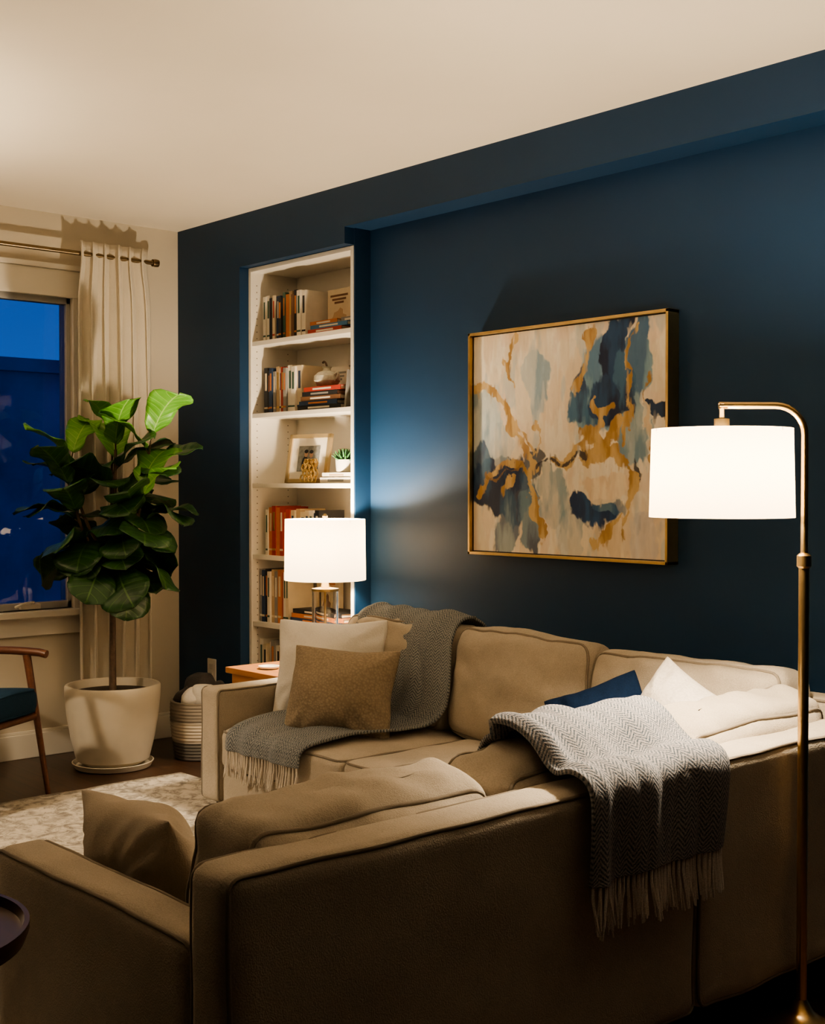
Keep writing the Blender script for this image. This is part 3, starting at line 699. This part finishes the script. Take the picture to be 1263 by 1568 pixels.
def bulb(parent,c,r):
    b=MB(); b.lathe([(.01,-r*1.5),(.012,-r),(r*.8,-r*.5),(r,0),(r*.8,r*.6),(r*.3,r*.95)],c,20); b.build("bulb",[M['bulb']],parent)
def point(name,c,w,colr,parent,r=.03):
    l=bpy.data.lights.new(name,'POINT'); l.energy=w; l.color=colr; l.shadow_soft_size=r; o=bpy.data.objects.new(name,l); o.location=c; bpy.context.scene.collection.objects.link(o); par(o,parent)
WARM=(1.0,.81,.59)
bulb(g,(LX,LY,tz+.54),.03); point("table_lamp_light",(LX,LY,tz+.545),76,WARM,g,.035)
# floor lamp
FX,FY=4.090,-.765; dirx=Vector((-.6639,-.7478,0)); SC=Vector((FX,FY,0))+dirx*.198
g=group("added_fill_lamp",(FX,FY,0))
b=MB(); b.lathe([(.118,0),(.12,.004),(.12,.010),(.11,.014),(.05,.02),(.028,.034),(.016,.055),(.013,.06)],(FX,FY,0),48)
b.lathe([(.0125,.05),(.0125,1.095),(.017,1.10),(.017,1.125),(.012,1.13),(.0085,1.132)],(FX,FY,0),20)
top=1.483
P0=Vector((FX,FY,0)); pts=[P0+Vector((0,0,1.12)),P0+Vector((0,0,top-.07))]
for k in range(1,9):
    a=PI/2*k/8; pts.append(P0+dirx*.07*(1-math.cos(a))+Vector((0,0,top-.07+.07*math.sin(a))))
pts.append(P0+dirx*.205)
pts[-1].z=top
b.tube(pts,.0085,12)
for q in (SC,): 
    b.lathe([(.006,-.055),(.006,0),(.009,.004),(.006,.008)],(q.x,q.y,top),14); b.lathe([(.008,-.055),(.018,-.053),(.018,-.032),(.008,-.03)],(q.x,q.y,top),20); b.lathe([(.012,-.085),(.012,-.055)],(q.x,q.y,top),16)
for a in (0,PI*2/3,PI*4/3): b.tube([(SC.x,SC.y,top-.060),(SC.x+.164*math.cos(a),SC.y+.164*math.sin(a),top-.062)],.002,6)
b.build("stand",[M['brass']],g)
b=MB(); b.lathe([(.168,1.217),(.170,1.217),(.170,1.22),(.165,1.424),(.165,1.427)],(SC.x,SC.y,0),72,cap=False); b.build("shade",[M['shade']],g)
bulb(g,(SC.x,SC.y,1.345),.028); point("added_fill_light",(SC.x,SC.y,1.345),100,WARM,g,.035)
# added fill lamp, out of frame by the window, brightens plant, wall and sofa
QX,QY=1.1,-2.45
g=group("added_fill_lamp",(QX,QY,0))
b=MB(); b.lathe([(.14,0),(.14,.012),(.02,.02),(.012,.05),(.012,1.30),(.016,1.31),(.016,1.36)],(QX,QY,.013),32)
for a in (0,PI*2/3,PI*4/3): b.tube([(QX,QY,1.36),(QX+.2*math.cos(a),QY+.2*math.sin(a),1.36)],.002,6)
b.build("stand",[M['brass']],g)
b=MB(); b.lathe([(.21,1.33),(.18,1.62)],(QX,QY,0),56,cap=False); b.build("shade",[M['shade']],g)
bulb(g,(QX,QY,1.44),.03); point("added_fill_light",(QX,QY,1.46),110,WARM,g,.05)

# ------------------------------------------------------------------ plant
PXc,PYc=.437,-.618
g=group("fiddle_leaf_fig",(PXc,PYc,0))
b=MB(); b.lathe([(.15,.03),(.165,.04),(.19,.14),(.208,.25),(.217,.34),(.217,.375),(.212,.382),(.200,.382),(.196,.37),(.19,.34),(.001,.335)],(PXc,PYc,0),56); b.lathe([(.14,0),(.172,.004),(.185,.028),(.180,.03),(.168,.012),(.001,.012)],(PXc,PYc,0),56)
b.lathe([(.12,.012),(.15,.03)],(PXc,PYc,0),40)
b.build("pot",[M['pot']],g)
b=MB(); b.lathe([(.191,.33),(.19,.345),(.1,.352),(.001,.355)],(PXc,PYc,0),40); b.build("soil",[M['soil']],g)
lf=MB(); br=MB()
def leaf(base,d,L,W,droop,mi,tw=0,fold=.22):
    d=Vector(d).normalized(); side=d.cross(Vector((0,0,1)))
    if side.length<.1: side=Vector((1,0,0))
    side.normalize(); side=Matrix.Rotation(tw,3,d)@side; up=side.cross(d).normalized()
    if up.z<0: up=-up; side=-side
    prof=[(0,.04),(.08,.36),(.2,.56),(.35,.60),(.5,.74),(.65,.95),(.78,1.0),(.88,.88),(.95,.6),(1,.06)]
    def w(s):
        for (a,x),(b_,y) in zip(prof,prof[1:]):
            if s<=b_: t=(s-a)/(b_-a); return (x+(y-x)*t)*W/2
        return .01
    ph=random.random()*6
    nseg=14; C=[Vector(base)]; T=[]; dd=d.copy(); ax=side
    for i in range(nseg+1):
        T.append(dd.copy()); C.append(C[-1]+dd*L/nseg); dd=Matrix.Rotation(-droop/nseg,3,ax)@dd
    if C[-1].z>(Vector(base)+d*L).z:
        C=[Vector(base)];T=[];dd=d.copy()
        for i in range(nseg+1):
            T.append(dd.copy()); C.append(C[-1]+dd*L/nseg); dd=Matrix.Rotation(droop/nseg,3,ax)@dd
    def fn(u,v):
        i=min(nseg,int(round(v*nseg))); n=side.cross(T[i]).normalized()
        if n.dot(up)<0:n=-n
        x=(u-.5)*2; ww=w(v)
        q=C[i]+side*x*ww+n*(fold*abs(x)*ww*(1-.5*abs(x))*1.2+.012*math.sin(v*13+ph+(x>0)*1.5)*x*x)
        if q.x<.16: q.x=.16+.02*(q.x-.16)
        return q
    lf.grid(fn,8,nseg,mi)
z0=.35
trunk=smooth_path([(PXc,PYc,z0),(PXc-.008,PYc+.005,.60),(PXc+.005,PYc,.85),(PXc-.005,PYc+.01,1.05),(PXc+.01,PYc+.01,1.30),(PXc+.0,PYc+.02,1.46)],30)
br.tube(trunk,.015,10,taper=(1.15,.45))
branches=[trunk[15:]]
Rv=Vector((.6639,.7478,0)); Fv=Vector((-.7478,.6639,0))
for (st,off,h,fo) in [(16,.18,1.50,.0),(15,-.19,1.42,.02),(13,.16,1.27,-.12),(14,-.15,1.27,-.14),(15,-.02,1.5,.10)]:
    s=trunk[st]; e=Vector((PXc,PYc,0))+Rv*off+Fv*fo; e.z=h
    m=s.lerp(e,.5)+Rv*off*.22; p=smooth_path([s,m,e],14); br.tube(p,.009,8,taper=(1.1,.5)); branches.append(p[3:])
cnt=0
for bi,pth in enumerate(branches):
    n=len(pth); k=0; nl=11 if bi==0 else 8
    for i in range(nl):
        f=i/(nl-1); p=pth[min(n-1,int(f*(n-1)))]
        az=cnt*2.399+bi; cnt+=1
        out=Vector((math.cos(az),math.sin(az),0))
        rad=Vector((p.x-PXc,p.y-PYc,0)); 
        if rad.length>.02: out=(out+rad.normalized()*.7).normalized()
        out=(out+Vector((.35,-.15,0))).normalized()
        el=-.20+1.35*f if bi==0 else -.05+1.2*f
        d=(out*math.cos(el)+Vector((0,0,math.sin(el)))).normalized()
        L=.25+.06*random.random() - (.03 if f>.9 else 0); W=L*(.72+.12*random.random())
        br.tube([p,p+d*.03],.004,6)
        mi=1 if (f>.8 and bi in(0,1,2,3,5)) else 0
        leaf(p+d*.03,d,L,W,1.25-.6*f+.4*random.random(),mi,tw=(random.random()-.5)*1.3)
for i in range(9):
    az=i*2*PI/9+.3; out=Vector((math.cos(az),math.sin(az),0)); p=trunk[16+i%5]
    d=(out*.9+Vector((0,0,-.12))).normalized()
    L=.2 if out.x<-.2 else .26
    br.tube([p,p+d*.04],.004,6); leaf(p+d*.04,d,L,L*.75,.9,0,tw=(random.random()-.5)*.6)
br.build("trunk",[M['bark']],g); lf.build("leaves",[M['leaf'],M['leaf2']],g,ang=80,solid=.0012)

# ------------------------------------------------------------------ basket
BX,BY=.52,-.20
g=group("woven_basket",(BX,BY,0))
prof=[(.001,.004),(.115,.004)]
for i in range(81):
    z=.004+.27*i/80; base=.118+.024*math.sin(min(1,z/.27)*PI*.62); prof.append((base+.0035*abs(math.sin(z*PI/.0155)),z))
prof+=[(.128,.274),(.124,.25),(.115,.02),(.001,.018)]
b=MB(); b.lathe(prof,(BX,BY,0),56,cap=False,rip=lambda a,z:.0012*math.sin(a*60)); 
t=NT("rope_basket"); tc=t.node("ShaderNodeTexCoord"); sx=t.node("ShaderNodeSeparateXYZ"); t.link(tc.outputs["Object"],sx.inputs[0])
t.link(t.ramp(t.math('DIVIDE',sx.outputs[2],.28),[(.0,(.10,.09,.08)),(.30,(.13,.12,.10)),(.34,(.50,.43,.33)),(.62,(.54,.47,.36)),(.66,(.24,.21,.17)),(.9,(.30,.26,.21))]),t.b.inputs["Base Color"]); t.b.inputs["Roughness"].default_value=.9
b.build("basket",[t.m],g)
b=MB()
for k,(dx,dy,z,rr,mi) in enumerate([(-.03,.02,.31,.085,0),(.055,-.01,.29,.065,1),(.02,-.06,.28,.05,1),(-.06,-.04,.28,.06,0),(.05,.05,.30,.06,0)]):
    b.cushion((BX+dx,BY+dy,z),(rr,rr*.8,rr),R('Z',k*40)@R('X',20*k),r=rr*.75,wr=.022,wf=14,seed=k+3,mi=mi,n=12)
b.build("rolled_blankets",[fabric("charcoal_wool",(.05,.045,.042),.3,200,.6),M['white_pil']],g)

# ------------------------------------------------------------------ armchair
f_=Vector((.85,.53,0)).normalized(); l_=Vector((-f_.y,f_.x,0)); foot=Vector((.755,-1.09,0))
org=foot-f_*.32-l_*.28
CR=basis(f_,l_,Vector((0,0,1)))
def W(p): return CR@Vector(p)+org
g=group("wooden_armchair",org)
b=MB()
for s in (1,-1):
    y=.28*s
    b.tube([W((.32,y,.0)),W((.27,y,.3)),W((.22,y,.585))],.017,12,taper=(.65,1.0))
    b.tube([W((-.36,y,.0)),W((-.28,y,.32)),W((-.34,y,.62)),W((-.40,y,.82))],.017,12,taper=(.65,1.0))
    b.tube(smooth_path([W((-.36,y,.60)),W((-.1,y,.595)),W((.15,y,.60)),W((.30,y,.595)),W((.315,y,.59))],16),.017,10)
    b.tube([W((-.28,y,.30)),W((.27,y,.34))],.015,10)
b.tube([W((.26,-.28,.33)),W((.26,.28,.33))],.015,10); b.tube([W((-.29,-.28,.30)),W((-.29,.28,.30))],.015,10); b.tube([W((-.39,-.28,.80)),W((-.39,.28,.80))],.015,10); b.tube([W((-.33,-.28,.55)),W((-.33,.28,.55))],.012,10)
b.build("frame",[M['chairwood']],g)
b=MB(); b.cushion(W((0,0,.385)),(.30,.262,.055),CR@R('Y',-4),r=.04,puff=(0,0,.01),wr=.004,pipe=2); b.cushion(W((-.27,0,.62)),(.05,.25,.20),CR@R('Y',-14),r=.04,puff=(.015,0,0),wr=.004,seed=2,pipe=0)
b.build("cushions",[M['chairblue'],M['chairblue']],g)

# near round side table
TX,TY=3.735,-2.80
g=group("round_side_table",(TX,TY,0))
b=MB(); b.lathe([(.001,.565),(.19,.565),(.215,.572),(.222,.59),(.222,.603),(.214,.603),(.210,.588),(.001,.585)],(TX,TY,0),64); 
for a in (.4,.4+2*PI/3,.4+4*PI/3): b.tube([(TX+.17*math.cos(a),TY+.17*math.sin(a),0),(TX+.11*math.cos(a),TY+.11*math.sin(a),.57)],.013,10,taper=(.7,1.1))
b.build("table",[M['darkwood']],g)

# ------------------------------------------------------------------ world, camera
wd=bpy.data.worlds.new("dusk"); bpy.context.scene.world=wd; wd.use_nodes=True; nt=wd.node_tree
bg=nt.nodes["Background"]; tc=nt.nodes.new("ShaderNodeTexCoord"); sp=nt.nodes.new("ShaderNodeSeparateXYZ"); rp=nt.nodes.new("ShaderNodeValToRGB")
nt.links.new(tc.outputs["Generated"],sp.inputs[0]); nt.links.new(sp.outputs[2],rp.inputs[0]); nt.links.new(rp.outputs[0],bg.inputs[0])
rp.color_ramp.elements[0].position=0; rp.color_ramp.elements[0].color=(.035,.14,.5,1); rp.color_ramp.elements[1].position=.4; rp.color_ramp.elements[1].color=(.012,.045,.2,1)
bg.inputs[1].default_value=1.15
cam=bpy.data.cameras.new("camera"); cam.sensor_fit='VERTICAL'; cam.sensor_height=36; cam.lens=45.0
co=bpy.data.objects.new("camera",cam); bpy.context.scene.collection.objects.link(co); co.location=(5.751,-3.489,1.29)
co.rotation_euler=Vector((-.7478,.6639,-math.tan(math.radians(1.14)))).to_track_quat('-Z','Y').to_euler()
cam.clip_start=.05
bpy.context.scene.camera=co
bpy.context.scene.view_settings.view_transform='AgX'
bpy.context.scene.view_settings.look='AgX - Medium High Contrast'
